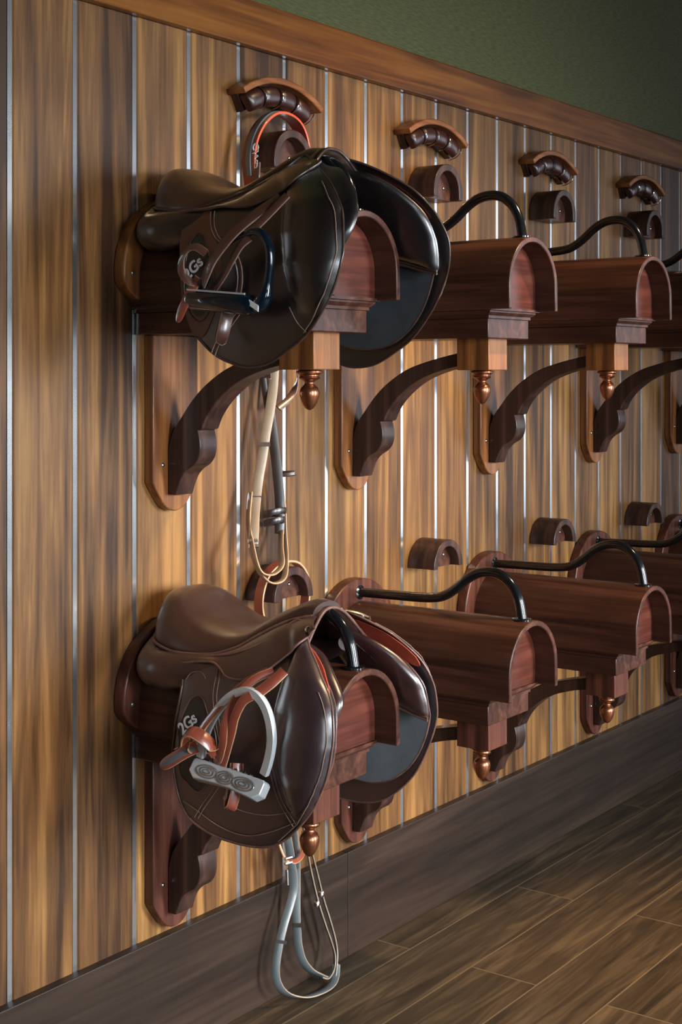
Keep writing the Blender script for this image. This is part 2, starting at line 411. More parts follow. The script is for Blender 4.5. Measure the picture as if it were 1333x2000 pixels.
def make_rack(row):
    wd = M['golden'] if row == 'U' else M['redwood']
    g = 'saddle racks of the upper row' if row == 'U' else 'saddle racks of the lower row'
    R = empty('saddle_rack', XC, 0, SB_U if row == 'U' else SB_L, 'x', 'saddle rack', g)
    # long back board with shaped foot
    bm = bmesh.new()
    foot = [(-.058, 0), (-.058, -.258)] + crom([(-.058,-.258),(-.052,-.268),(-.040,-.285),(-.024,-.303),(0,-.311),(.024,-.303),(.040,-.285),(.052,-.268),(.058,-.258)], 4) + [(.058, 0)]
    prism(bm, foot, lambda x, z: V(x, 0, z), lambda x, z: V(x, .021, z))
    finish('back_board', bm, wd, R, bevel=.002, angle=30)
    screws(R, [(-.034,.021,-.228),(.036,.021,-.16)])
    # curved brace
    up = crom([(.0215,-.203),(.032,-.172),(.052,-.145),(.08,-.112),(.112,-.085),(.155,-.060),(.20,-.045),(.245,-.034),(.284,-.026)], 5)
    lo = crom([(.284,-.052),(.245,-.060),(.20,-.074),(.165,-.092),(.132,-.118),(.112,-.142),(.101,-.164)], 5) + \
         crom([(.092,-.166),(.096,-.182),(.097,-.198),(.093,-.214),(.083,-.226),(.068,-.235),(.056,-.246),(.047,-.262),(.040,-.281)], 5) + [(.0215, -.281)]
    bm = bmesh.new(); prism(bm, up+lo, lambda e, z: V(-.021, e, z), lambda e, z: V(.024, e, z))
    finish('brace', bm, M['mahogd'] , R, bevel=.0018, angle=30)
    # block under the shelf with turned finial
    bm = bmesh.new(); add_box(bm, -.036, .036, .284, .356, -.061, .001)
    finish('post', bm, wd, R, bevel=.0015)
    bm = bmesh.new()
    fin = [(.016,0),(.022,-.002),(.0225,-.005),(.018,-.008),(.0165,-.009),(.0165,-.011),(.018,-.013),(.0165,-.0155),(.011,-.018),(.0085,-.020),(.0080,-.023),
           (.0105,-.026),(.0140,-.0295),(.0162,-.034),(.0168,-.039),(.0160,-.045),(.0138,-.052),(.0104,-.059),(.006,-.0645),(.001,-.067)]
    lathe(bm, fin, V(0,.32,-.061), 'z', 32)
    finish('finial', bm, M['copper'], R, angle=50)
    # shelf and its moulding
    bm = bmesh.new(); add_box(bm, -.079, .079, 0, .380, 0, .038); finish('shelf', bm, M['mahog'], R, bevel=.0015)
    bm = bmesh.new()
    mp = [(.0,.038),(.003,.038),(.003,.043),(.006,.045),(.010,.049),(.0105,.052),(.016,.053),(.0165,.058),(.0,.058)]
    path = [(-.079,0),(-.079,.380),(.079,.380),(.079,0)]; dirs = [(-1,0),(-1,1),(1,1),(1,0)]
    rings = []
    for (px, pe), (dx, de) in zip(path, dirs):
        rings.append([bm.verts.new(V(px+dx*o, pe+de*o if pe > 0 else 0, z)) for o, z in mp])
    for A, B in zip(rings, rings[1:]):
        for k in range(len(mp)):
            quad(bm, A[k], A[(k+1) % len(mp)], B[(k+1) % len(mp)], B[k])
    add_box(bm, -.0785, .0785, 0, .3795, .0385, .0575)
    finish('moulding', bm, M['mahog'], R, angle=25)
    # bent half-round saddle support: thin shell
    ro, ri = .0965, .0855
    bm = bmesh.new()
    outer = arch(ro, .054, .0985, 28); inner = arch(ri, .054, .0985, 28)
    A = [bm.verts.new(V(x, .0, z)) for x, z in outer]; B = [bm.verts.new(V(x, .436, z)) for x, z in outer]
    C = [bm.verts.new(V(x, .0, z)) for x, z in inner]; D = [bm.verts.new(V(x, .436, z)) for x, z in inner]
    for i in range(len(outer)-1):
        quad(bm, A[i], A[i+1], B[i+1], B[i]); quad(bm, C[i], D[i], D[i+1], C[i+1])
        quad(bm, B[i], B[i+1], D[i+1], D[i]); quad(bm, A[i], C[i], C[i+1], A[i+1])
    for i in (0, len(outer)-1): quad(bm, A[i], B[i], D[i], C[i])
    finish('barrel', bm, M['mahog'], R, bevel=.0018, angle=40)
    bm = bmesh.new(); prism(bm, arch(ri-.0004, .0585, .0985, 28), lambda x, z: V(x, .372, z), lambda x, z: V(x, .392, z))
    finish('end_panel', bm, M['end'], R, angle=40)
    # rounded wall plate
    bm = bmesh.new()
    pl = [(-.09, .056), (-.108, .064), (-.124, .078)]
    for k in range(33):
        a = PI*1.04-PI*1.08*k/32; pl.append((.134*math.cos(a), .108+.134*math.sin(a)))
    pl += [(.124, .078), (.108, .064), (.09, .056)]
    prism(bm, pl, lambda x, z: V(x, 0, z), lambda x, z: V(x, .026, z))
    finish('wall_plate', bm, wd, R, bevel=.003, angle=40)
    screws(R, [(-.114,.026,.105),(.114,.026,.105)])
    # bent bar
    pts = [(.024,.213),(.07,.214),(.12,.215),(.17,.216),(.21,.219),(.235,.226),(.262,.243),(.285,.262),(.31,.276),(.338,.281),(.365,.276),(.388,.258),(.402,.232),(.408,.205),(.410,.190)]
    bm = bmesh.new(); tube(bm, [V(0, e, z) for e, z in crom(pts, 5)], .0098, 20)
    lathe(bm, [(.015,0),(.015,.003),(.010,.005),(.0092,.008)], V(0,.024,.213), 'e', 20)
    bar = finish('handle_bar', bm, M['black_metal'], R)
    bm = bmesh.new()
    lathe(bm, [(.019,0),(.019,.0025),(.0135,.0035)], V(0,.409,.1945), 'z', 20)
    finish('flange', bm, M['black_metal'], bar)
    return R

LAB_U = ['wooden saddle rack under the dark saddle with black stirrup, upper left',
         'empty barrel rack directly right of the upper saddle, above a copper finial',
         'upper empty barrel rack, second to the right of the upper saddle',
         'upper barrel rack cut by the right frame edge, only its near side showing',
         'farthest upper bracket, only a back board foot showing at the right frame edge']
LAB_L = ['wooden saddle rack under the saddle with the silver stirrup, lower left',
         'lower empty barrel rack directly right of the lower saddle, black bar on top',
         'lower empty barrel rack, second to the right of the lower saddle',
         'lower barrel rack at the right frame edge with its bar ending at the edge',
         'farthest lower bracket, a dark brace at the right edge above the baseboard']
for row, labs in (('U', LAB_U), ('L', LAB_L)):
    proto = make_rack(row)
    for k, lb in enumerate(labs):
        r = proto if k == 0 else copy_tree(proto)
        r.location = V(XC+SP*k, 0, SB_U if row == 'U' else SB_L)
        r['label'] = lb

# ------------------------------------------------------------------ round bridle holders
HX = 2.157
def make_holder(row):
    st = .017 if row == 'U' else .002
    g = 'round bridle holders of the %s row' % ('upper' if row == 'U' else 'lower')
    H = empty('bridle_holder', HX, 0, 1.597 if row == 'U' else .777, 'x', 'bridle holder', g)
    e0 = .048
    bm = bmesh.new(); prism(bm, arch(.0445, 0, st, 16), lambda x, z: V(x, 0, z), lambda x, z: V(x, e0, z))
    b = finish('back_block', bm, M['mahog'], H)
    bm = bmesh.new(); outer = arch(.060, 0, st, 24); inner = arch(.0445, 0, st, 24)
    A = [bm.verts.new(V(x, 0, z)) for x, z in outer]; B = [bm.verts.new(V(x, .071, z)) for x, z in outer]
    C = [bm.verts.new(V(x, 0, z)) for x, z in inner]; D = [bm.verts.new(V(x, .071, z)) for x, z in inner]
    for i in range(len(outer)-1):
        quad(bm, A[i], A[i+1], B[i+1], B[i]); quad(bm, C[i], D[i], D[i+1], C[i+1])
        quad(bm, B[i], B[i+1], D[i+1], D[i]); quad(bm, A[i], C[i], C[i+1], A[i+1])
    for i in (0, len(outer)-1): quad(bm, A[i], B[i], D[i], C[i])
    finish('arch_shell', bm, M['mahogd'], H, bevel=.0015, angle=40)
    screws(H, [(.012,e0,.026,.0036),(-.024,e0,.018,.002)])
    return H
HL_U = ['half-round wooden holder with the red-edged bridle strap looped over it, upper left',
        'half-round holder just above and right of the upper saddle, below a curved hanger',
        'half-round wooden holder below the third curved hanger from the left',
        'farthest visible upper half-round holder, at the right frame edge']
HL_L = ['half-round holder behind the lower saddle with a red strap over its left side',
        'empty half-round holder above the bar of the rack beside the lower saddle',
        'empty half-round holder in the middle right, above the second black bar',
        'empty half-round holder, smallest and farthest right in the lower row']
for row, labs in (('U', HL_U), ('L', HL_L)):
    proto = make_holder(row)
    for k, lb in enumerate(labs):
        r = proto if k == 0 else copy_tree(proto)
        r.location = V(HX+SP*k, 0, 1.597 if row == 'U' else .777); r['label'] = lb

# ------------------------------------------------------------------ curved hangers at the top
def make_hanger():
    H = empty('bridle_hanger', HX+.004, 0, 1.68, 'x', 'bridle hanger', 'curved hangers along the top')
    zc = 1.776-.225-1.68
    def arc(r, a0, a1, n): return [(r*math.sin(a0+(a1-a0)*k/n), zc+r*math.cos(a0+(a1-a0)*k/n)) for k in range(n+1)]
    bm = bmesh.new()
    prism(bm, arc(.225, -.57, .60, 28)+arc(.2125, .60, -.57, 28), lambda x, z: V(x, 0, z), lambda x, z: V(x, .044, z))
    finish('crest', bm, M['crest'], H, bevel=.002, angle=40)
    bm = bmesh.new()
    prism(bm, arc(.2122, -.535, .535, 28)+arc(.176, .535, -.535, 28), lambda x, z: V(x, 0, z), lambda x, z: V(x, .016, z))
    finish('back_rail', bm, M['mahogd'], H, angle=40)
    # four bulging pads with a groove between each, rimmed in metal
    for q in range(4):
        a0 = -.52+q*.262; a1 = a0+.248; bm = bmesh.new(); nu, nv = 12, 12; grid = []
        for i in range(nu+1):
            u = i/nu; a = a0+(a1-a0)*u; row = []
            s = (1-abs(2*u-1)**3)**.5 if 0 < u < 1 else 0
            for j in range(nv+1):
                ph = PI*j/nv*.92
                r = .190+.0205*math.cos(ph)*(.8+.2*s)
                e = .0165+.024*math.sin(ph)**.6*(.75+.25*s)
                row.append(bm.verts.new(V(r*math.sin(a), e, zc+r*math.cos(a))))
            grid.append(row)
        for i in range(nu):
            for j in range(nv): quad(bm, grid[i][j], grid[i+1][j], grid[i+1][j+1], grid[i][j+1])
        for rr in (grid[0], grid[-1]):
            bm.faces.new(rr)
        p = finish('pad', bm, M['hangerpad'], H, angle=60)
        bm = bmesh.new()
        for aa in (a1+.004,):
            pth = []
            for j in range(15):
                ph = PI*j/14; r = .190+.021*math.cos(ph); e = .016+.026*math.sin(ph)
                pth.append(V(r*math.sin(aa), e, zc+r*math.cos(aa)))
            tube(bm, pth, .0013, 8)
        finish('ring', bm, M['steel'], p)
    return H
HG = ['curved wooden hanger with dark pads at the top left, above the red bridle strap',
      'curved wooden hanger right of the first, above the holder beside the upper saddle',
      'third curved hanger from the left, above the middle upper holder',
      'farthest and darkest curved hanger near the right edge']
proto = make_hanger()
for k, lb in enumerate(HG):
    r = proto if k == 0 else copy_tree(proto)
    r.location = V(HX+.004+SP*k, 0, 1.68); r['label'] = lb

# ------------------------------------------------------------------ saddles
SIDE = [(-.1,.148),(0,.150),(.1,.147),(.15,.138),(.2,.118),(.24,.090),(.27,.060),(.30,.030),(.33,.020)]
def side(z): return interp(SIDE, z)

def sheet(bm, outline, xf, s, th=.004, rings=16, mi=0, mib=None, n=6, centre=None, smoothn=True):
    """leather sheet filling a closed (e,z) outline; xf(e,z,t) = lateral distance, t = 0 centre .. 1 edge"""
    pts = crom(outline, n, True) if smoothn else outline
    c = centre or (sum(p[0] for p in pts)/len(pts), sum(p[1] for p in pts)/len(pts))
    F, Bk = [], []
    for r in range(rings+1):
        t = (r/rings)**.9
        rf, rb = [], []
        for p in pts:
            e = c[0]+(p[0]-c[0])*t; z = c[1]+(p[1]-c[1])*t
            a, b2 = xf(e, z, t)
            rf.append(V(s*a, e, z)); rb.append(V(s*b2, e, z))
            if r == 0: break
        F.append([bm.verts.new(v) for v in rf]); Bk.append([bm.verts.new(v) for v in rb])
    m = len(pts)
    for G, mm in ((F, mi), (Bk, mi if mib is None else mib)):
        for k in range(m):
            f = bm.faces.new((G[0][0], G[1][k], G[1][(k+1) % m])); f.material_index = mm
        for r in range(1, rings):
            for k in range(m): quad(bm, G[r][k], G[r][(k+1) % m], G[r+1][(k+1) % m], G[r+1][k], mm)
    for k in range(m): quad(bm, F[-1][k], F[-1][(k+1) % m], Bk[-1][(k+1) % m], Bk[-1][k], mi)
    return pts

def make_saddle(row):
    U = row == 'U'
    x0, sb = XC, (SB_U if U else SB_L)
    S = empty('saddle', x0, 0, sb,
        'dark brown riding saddle with black stirrup, on the upper rack' if U else
        'reddish brown riding saddle with silver stirrup, on the lower rack', 'saddle')
    lea = M['leather'] if U else M['leatherL']; fl = M['flapU'] if U else M['flapL']; bd = M['bindingU'] if U else M['binding']
    roll = M['rollU'] if U else M['roll']
    if U:
        fo = [(.155,.199),(.154,.177),(.164,.125),(.171,.057),(.191,.007),(.217,-.020),(.244,-.039),(.276,-.051),(.307,-.057),(.349,-.052),(.390,-.032),(.430,-.005),(.468,.040),(.491,.082),(.505,.125),(.503,.171),(.472,.228),(.420,.266),(.365,.288),(.335,.284),(.30,.245),(.24,.222)]
        kl = [(.30,.310),(.336,.289),(.345,.251),(.362,.197),(.377,.139),(.388,.090),(.404,.050),(.430,.018)]
    else:
        fo = [(.157,.196),(.158,.149),(.153,.091),(.149,.040),(.161,-.016),(.177,-.045),(.205,-.062),(.254,-.073),(.328,-.072),(.379,-.054),(.430,-.008),(.462,.050),(.478,.100),(.478,.150),(.466,.190),(.436,.228),(.400,.254),(.362,.272),(.335,.272),(.30,.24),(.24,.215)]
        kl = [(.340,.300),(.362,.264),(.366,.219),(.360,.151),(.362,.105),(.374,.060),(.393,.017),(.412,-.020)]
    ctr = (.335, .10)
    klz = sorted([(z, e) for e, z in kl])
    if U: fn = fo[:12]+[(.462,.035),(.480,.068),(.491,.106),(.490,.135),(.483,.165),(.468,.194),(.431,.231),(.385,.262),(.355,.281)]+fo[19:]
    else: fn = fo[:10]+[(.424,-.012),(.448,.022),(.465,.062),(.473,.102),(.472,.129),(.465,.158),(.448,.184),(.422,.210),(.391,.236),(.362,.260)]+fo[18:]
    FO = {-1: fn, 1: fo}; DEN = {k: crom(v, 6, True) for k, v in FO.items()}
    # front boundary of each flap as a function of z
    FRT = {}
    for k, d_ in DEN.items():
        def ef(z): 
            c = [e for e, zz in d_ if e > .38 and abs(zz-z) < .012]
            return max(c) if c else .42
        FRT[k] = [(z/200, ef(z/200)) for z in range(-12, 60)]
    CUR = [-1]
    def puff(e, z):
        z0 = klz[0][0]
        if z < z0 or z > .29: return 0
        el = interp(klz, z); er = interp(FRT[CUR[0]], z)-.004
        if er <= el: return 0
        t = (e-el)/(er-el)
        if t <= 0 or t >= 1: return 0
        w = (4*t*(1-t))**.55
        v = min(1, (z-z0)/.06)**.7*min(1, max(0, (.285-z))/.085)
        return .021*w*v
    def flapx(e, z, t):
        d = side(z)
        return (d+puff(e, z)-(.004*(t**8)), d-.004)
    def surf(e, z): return side(z)+puff(e, z)
    def line(par, pts, r=.0008, mi=0, off=.0004, s=-1, n=6):
        bm = bmesh.new(); tube(bm, [V(s*(surf(e, z)+off), e, z) for e, z in crom(pts, n)], min(r, .0008), 6, mi)
        finish('stitching', bm, M['stitch'], par, angle=80)
    for s in (-1, 1):
        CUR[0] = s
        bm = bmesh.new()
        sheet(bm, FO[s], flapx, s, mi=0, centre=ctr, rings=30)
        f = finish('flap', bm, [fl], S, angle=60)
        bm = bmesh.new()
        tube(bm, [V(s*(side(z)-.003), e, z) for e, z in DEN[s]], .0019, 8, closed=True)
        finish('binding', bm, bd, f, angle=80)
        # stitching and band seams
        if U:
            for dx in (0, .008): line(f, [(.209+dx,.197),(.212+dx,.185),(.220+dx,.168),(.236+dx,.150),(.258+dx,.138)], s=s)
            line(f, [(.236,-.036),(.246,-.018),(.266,.004),(.29,.03)], s=s); line(f, [(.243,-.041),(.253,-.022),(.272,.0),(.296,.026)], s=s)
            line(f, [(.395,.035),(.41,.012),(.428,-.004)], .0012, s=s)
            line(f, [(e-.006, z) for e, z in FO[s][11:19]], .0011, s=s)
        else:
            for dx in (0, .008):
                line(f, [(.227+dx,.196),(.227+dx,.165),(.235+dx,.130),(.248+dx,.095),(.258+dx,.05),(.250+dx,.02),(.235+dx,-.002),(.214+dx,-.028),(.200+dx,-.048)], s=s)
            line(f, [(.176,-.026),(.198,-.033),(.254,-.053),(.307,-.057),(.359,-.041),(.418,-.012)], .0011, s=s)
            line(f, [(.30,.03),(.278,.010),(.263,-.007),(.298,-.019),(.350,-.017),(.405,-.001)], .0011, s=s)
            line(f, [(.352,.09),(.364,.05),(.380,.014),(.410,-.022)], .0012, s=s); line(f, [(.345,.09),(.357,.05),(.373,.012),(.404,-.026)], .0009, s=s)
            line(f, [(.165,.168),(.172,.178),(.184,.182),(.196,.181),(.206,.174)], .0011, s=s)
            line(f, [(e-.006, z) for e, z in FO[s][9:17]], .0011, s=s)
        # patch behind the rider's leg
        bm = bmesh.new()
        if U: po = [(.178,.062),(.176,.095),(.178,.125),(.183,.148),(.194,.161),(.208,.157),(.222,.135),(.236,.108),(.244,.075),(.236,.04),(.218,.018),(.200,.022),(.186,.04)]
        else: po = [(.163,.067),(.165,.092),(.172,.116),(.183,.138),(.197,.147),(.211,.142),(.226,.118),(.243,.096),(.247,.06),(.240,.028),(.222,.004),(.208,-.005),(.186,.006),(.168,.020)]
        pp = sheet(bm, po, lambda e, z, t: (side(z)+.0012-.001*t**6, side(z)-.001), s, rings=6, mi=0)
        tube(bm, [V(s*(side(z)+.0008), e, z) for e, z in crom(po, 6, True)], .0013, 6, 1, closed=True)
        finish('leg_patch', bm, [M['patch'], bd], f, angle=60)
        if U:   # chestnut facing round the patch
            bm = bmesh.new()
            ro_ = [(.157,.197),(.157,.16),(.166,.10),(.173,.057),(.190,.012),(.208,-.008),(.226,.0),(.250,.045),(.254,.09),(.246,.130),(.222,.165),(.208,.197)]
            sheet(bm, ro_, lambda e, z, t: (side(z)+.0006, side(z)-.001), s, rings=5)
            finish('facing', bm, M['rimU'], f, angle=60)
    # --- sweat flaps and thigh panels, inside the flaps
    for s in (-1, 1):
        so = [(.478,.120),(.477,.096),(.467,.064),(.450,.032),(.425,.004),(.390,-.018),(.345,-.026),(.29,-.018),(.245,.01),(.21,.06),(.20,.13),(.22,.19),(.32,.21),(.42,.21),(.468,.17)]
        if not U: so = [(e-.008, z-.006) for e, z in so]
        bm = bmesh.new(); sheet(bm, so, lambda e, z, t: (side(z)-.012, side(z)-.0155), s, rings=8)
        tube(bm, [V(s*(side(z)-.014), e, z) for e, z in crom(so, 6, True)], .0018, 6, 1, closed=True)
        finish('sweat_flap', bm, [M['suedeU'] if U else M['suede'], bd], S, angle=60)
        dd = 0 if U else -.018
        if U: po = [(.335,.284),(.384,.267),(.414,.259),(.444,.241),(.474,.213),(.492,.184),(.499,.150),(.499,.118),(.493,.100),(.465,.108),(.43,.118),(.38,.128),(.34,.15),(.31,.19),(.305,.25)]
        else: po = [(.325,.262),(.350,.245),(.392,.232),(.424,.214),(.450,.190),(.468,.165),(.475,.140),(.478,.116),(.474,.100),(.445,.106),(.41,.116),(.37,.126),(.34,.15),(.31,.19),(.305,.235)]
        if s == -1: po = [(e-.004-.030*max(0, (.165-z)/.065)*max(0, (e-.42)/.06) if e > .42 else e, z-(.012 if (z < .11 and e > .43) else 0)) for e, z in po]
        def px(e, z, t):
            m_ = min(side(z), .15)-.028
            h = .0178*(1-t**2.6)**.5+.0006
            return (m_+h*.8, m_-h)
        bm = bmesh.new(); sheet(bm, po, px, s, rings=12, centre=(.415,.178))
        p_ = finish('thigh_panel', bm, roll, S, angle=70)
        bm = bmesh.new(); seam = [(.496+dd,.101),(.465+dd,.108),(.43+dd,.118),(.39+dd,.124)] if s == 1 else [(.452+dd,.090),(.435+dd,.098),(.41+dd,.110),(.39+dd,.120)]
        for dz in (0, -.0045): tube(bm, [V(s*(side(z)-.032), e, z+dz) for e, z in crom(seam, 6)], .0022, 8)
        finish('binding', bm, bd, p_, angle=80)
        # orange-red lining between panel and flap
        bm = bmesh.new()
        lo_ = [(.36,.272),(.41,.258),(.452,.23),(.472,.195),(.474,.165),(.44,.17),(.40,.20),(.36,.24)]
        lo_ = [(.352,.268),(.40,.258),(.440,.236),(.470,.205),(.478,.185),(.455,.19),(.41,.215),(.37,.245)] if U else [(.352,.262),(.395,.250),(.432,.228),(.455,.204),(.462,.185),(.44,.188),(.40,.212),(.36,.24)]
        if s == -1: lo_ = [(e-(.013 if not U else .024), z-(.010 if not U else 0)) for e, z in lo_]
        sheet(bm, lo_, lambda e, z, t: (side(z)-.0065, side(z)-.0088), s, rings=4)
        finish('lining', bm, M['red_felt'], S, angle=60)
    # --- rear panel roll, horseshoe under the cantle
    half = [(.064,.345,.217,.012),(.080,.30,.200,.018),(.091,.24,.190,.024),(.098,.18,.183,.027),(.107,.13,.175,.031),(.109,.09,.172,.033),(.096,.064,.176,.033),(.064,.056,.201,.028),(.038,.055,.217,.019)]
    for s in (-1, 1):
        fc = crom(half, 6); bm = bmesh.new(); tube(bm, [V(s*a, b, c) for a, b, c, r in fc], [r for *_, r in fc], 24)
        finish('rear_panel', bm, roll, S, angle=80)
    # --- seat
    W = [(.022,.012),(.028,.045),(.040,.072),(.060,.094),(.085,.105),(.12,.109),(.16,.107),(.20,.099),(.24,.086),(.27,.071),(.31,.055),(.345,.042),(.356,.038)]
    ZC = [(.022,.252),(.030,.272),(.045,.287),(.065,.291),(.09,.284),(.13,.267),(.17,.254),(.21,.248),(.245,.255),(.28,.275),(.31,.293),(.335,.303),(.356,.301)]
    ZW = [(.022,.226),(.045,.219),(.07,.213),(.12,.206),(.196,.209),(.24,.224),(.27,.244),(.31,.266),(.345,.277),(.356,.279)]
    if not U:
        ZC = [(a, b+(.007 if a < .13 else (-.004 if a > .29 else 0))) for a, b in ZC]
    bm = bmesh.new(); es = [.022+(.356-.022)*((k/44)**1.25) for k in range(45)]; nv = 28; rows = []
    for e in es:
        w_, zc, zw = sinterp(W, e), sinterp(ZC, e), sinterp(ZW, e)
        r_ = []
        for j in range(nv+1):
            v = -1+2*j/nv; v = math.copysign(abs(math.sin(v*PI/2))**1.0, v)
            dish = .007*max(0, 1-abs((e-.16)/.11))*(1-v*v)
            pw = 3.2 if e < .2 else 3.2-1.0*min(1, (e-.2)/.1)
            z = zw+(zc-zw)*max(0, 1-abs(v)**pw)**.55-dish
            r_.append(bm.verts.new(V(w_*v, e, z)))
        rows.append(r_)
    for A, B in zip(rows, rows[1:]):
        for j in range(nv): quad(bm, A[j], A[j+1], B[j+1], B[j])
    # underside
    und = []
    for e in es:
        w_, zw, zc = sinterp(W, e), sinterp(ZW, e), sinterp(ZC, e)
        hh = max(.004, zc-.011-zw) if e > .24 else zc-.016-zw
        und.append([bm.verts.new(V(w_*.985*(-1+2*j/8), e, zw-.002+hh*(1-(abs(-1+2*j/8))**2)**.5)) for j in range(9)])
    for A, B in zip(und, und[1:]):
        for j in range(8): quad(bm, A[j], B[j], B[j+1], A[j+1], 1)
    for k in range(len(es)-1):
        for a, b in ((0, 0), (nv, 8)):
            quad(bm, rows[k][a], rows[k+1][a], und[k+1][b], und[k][b])
    bm.faces.new(rows[0]+und[0][::-1]); bm.faces.new(rows[-1]+und[-1][::-1])
    seat = finish('seat', bm, [lea, M['rollU']], S, angle=50)
    # welt piping: two cords round the seat
    bm = bmesh.new()
    for dz, dr, rr in ((-.001, .0022, .0028), (-.0085, .0045, .0030)):
        pa = []
        for s in (-1, 1):
            seq = es if s == 1 else es[::-1]
            for e in seq: pa.append(V(s*(sinterp(W, e)+dr), e-(dr if e < .03 else 0), sinterp(ZW, e)+dz))
        tube(bm, pa, rr, 8)
    finish('welt', bm, bd, seat, angle=80)
    # cantle apron below the welt at the rear
    bm = bmesh.new()
    ap = [(e, sinterp(ZW, e)) for e in es if e < .20]
    top, botr = [], []
    seq = [(-1, e) for e, _ in ap[::-1]]+[(1, e) for e, _ in ap]
    for s, e in seq:
        w_ = sinterp(W, e)
        top.append(bm.verts.new(V(s*w_, e, sinterp(ZW, e)-.001)))
        botr.append(bm.verts.new(V(s*(w_+.002), e+.001, sinterp(ZW, e)-.012)))
    for k in range(len(seq)-1): quad(bm, top[k], top[k+1], botr[k+1], botr[k])
    finish('cantle_apron', bm, lea, S, angle=80)
    # --- skirts
    CUR[0] = -1
    if U: lowr = [(.145,.197),(.169,.200),(.20,.200),(.231,.203),(.262,.200),(.285,.199),(.305,.203),(.335,.216),(.362,.230),(.384,.252),(.393,.270)]
    else: lowr = [(.145,.192),(.160,.194),(.19,.199),(.218,.200),(.236,.192),(.250,.183),(.275,.181),(.300,.186),(.325,.198),(.352,.222),(.375,.246),(.388,.265)]
    low = crom(lowr, 5); n_ = len(low)
    for s in (-1, 1):
        bm = bmesh.new(); g = []
        for k, (le, lz) in enumerate(low):
            te = .13+(.362-.13)*(k/(n_-1))
            tx, tz = sinterp(W, min(te, .356)), sinterp(ZW, min(te, .356))
            col = []
            for j in range(10):
                v = j/9
                e = te+(le-te)*v; z = tz+(lz-tz)*v
                xe = side(lz)+.0065+puff(le, lz)*.9
                x = tx+(max(xe, tx)-tx)*(v**.75)+.004*math.sin(PI*v)
                col.append((x, e, z))
            g.append(col)
        Fv = [[bm.verts.new(V(s*x, e, z)) for x, e, z in c] for c in g]
        Bv = [[bm.verts.new(V(s*(x-.004), e, z-.0015)) for x, e, z in c] for c in g]
        for A, B in ((Fv, None), (Bv, None)):
            for k in range(n_-1):
                for j in range(9): quad(bm, A[k][j], A[k+1][j], A[k+1][j+1], A[k][j+1])
        for k in range(n_-1):
            quad(bm, Fv[k][9], Fv[k+1][9], Bv[k+1][9], Bv[k][9]); quad(bm, Fv[k][0], Fv[k+1][0], Bv[k+1][0], Bv[k][0])
        for k in (0, n_-1):
            for j in range(9): quad(bm, Fv[k][j], Fv[k][j+1], Bv[k][j+1], Bv[k][j])
        sk = finish('skirt', bm, lea, S, angle=60)
        bm = bmesh.new(); tube(bm, [V(s*(c[9][0]-.001), c[9][1], c[9][2]) for c in g], .0020, 8)
        finish('binding', bm, bd, sk, angle=80)
        # button stud at the pommel
        bm = bmesh.new()
        c_ = V(s*.072, .374, .262)
        tube(bm, [c_+Vector((s*d*.8, -d*.5, d*.3)) for d in (-.002, .002, .0045, .006)], [.0068, .0068, .0052, .002], 14)
        finish('stud', bm, M['steel'] if not U else M['binding'], sk)
    # --- pommel head: bound arch over the withers
    prof = [(0,.302),(.016,.300),(.032,.292),(.046,.281),(.060,.268),(.076,.252),(.092,.235),(.106,.216),(.114,.200)]
    if not U: prof = [(a, b-.012) for a, b in prof]
    fr_ = crom([(-a, b) for a, b in prof[::-1]]+prof[1:], 4)
    bm = bmesh.new(); R0 = []
    def pe(a): return .366+.22*abs(a)**1.2+(.0 if U else -.004)
    for a, b in fr_:
        e = pe(a)
        sec = [(e-.030, b-.006), (e-.012, b-.0005), (e-.003, b-.001), (e, b-.006), (e-.004, b-.012), (e-.030, b-.014)]
        R0.append([bm.verts.new(V(a, ee, zz)) for ee, zz in sec])
    for A, B in zip(R0, R0[1:]):
        for k in range(6): quad(bm, A[k], A[(k+1) % 6], B[(k+1) % 6], B[k])
    bm.faces.new(R0[0]); bm.faces.new(R0[-1])
    po_ = finish('pommel', bm, lea, S, angle=60)
    bm = bmesh.new(); tube(bm, [V(a, pe(a)+.001, b-.003) for a, b in fr_], .0028, 8)
    finish('binding', bm, bd, po_, angle=80)
    return S, surf

SU, surfU = make_saddle('U')
SL, surfL = make_saddle('L')

# ------------------------------------------------------------------ stirrups and leathers (near side)
OUT = Vector((-1, 0, 0))
def text_mesh(name, txt, size, mat, parent, origin, xdir, ydir, ext=.0004):
    cu = bpy.data.curves.new('t', 'FONT'); cu.body = txt; cu.size = size; cu.extrude = ext; cu.offset = size*.022
    cu.align_x = 'CENTER'; cu.align_y = 'CENTER'
    o = bpy.data.objects.new('t', cu); COL.objects.link(o)
    dg = bpy.context.evaluated_depsgraph_get(); dg.update()
    me = bpy.data.meshes.new_from_object(o.evaluated_get(dg))
    bpy.data.objects.remove(o)
    xd = Vector(xdir).normalized(); yd = Vector(ydir); yd = (yd-xd*yd.dot(xd)).normalized(); zd = xd.cross(yd)
    Mx = Matrix((xd, yd, zd)).transposed().to_4x4(); Mx.translation = origin
    me.transform(Mx); me.materials.clear(); me.materials.append(mat); me.name = name
    ob = bpy.data.objects.new(name, me); link(ob, parent); return ob

def P3(pts, n=7, closed=False): return [V(-x, e, z) for x, e, z in crom(pts, n, closed)]

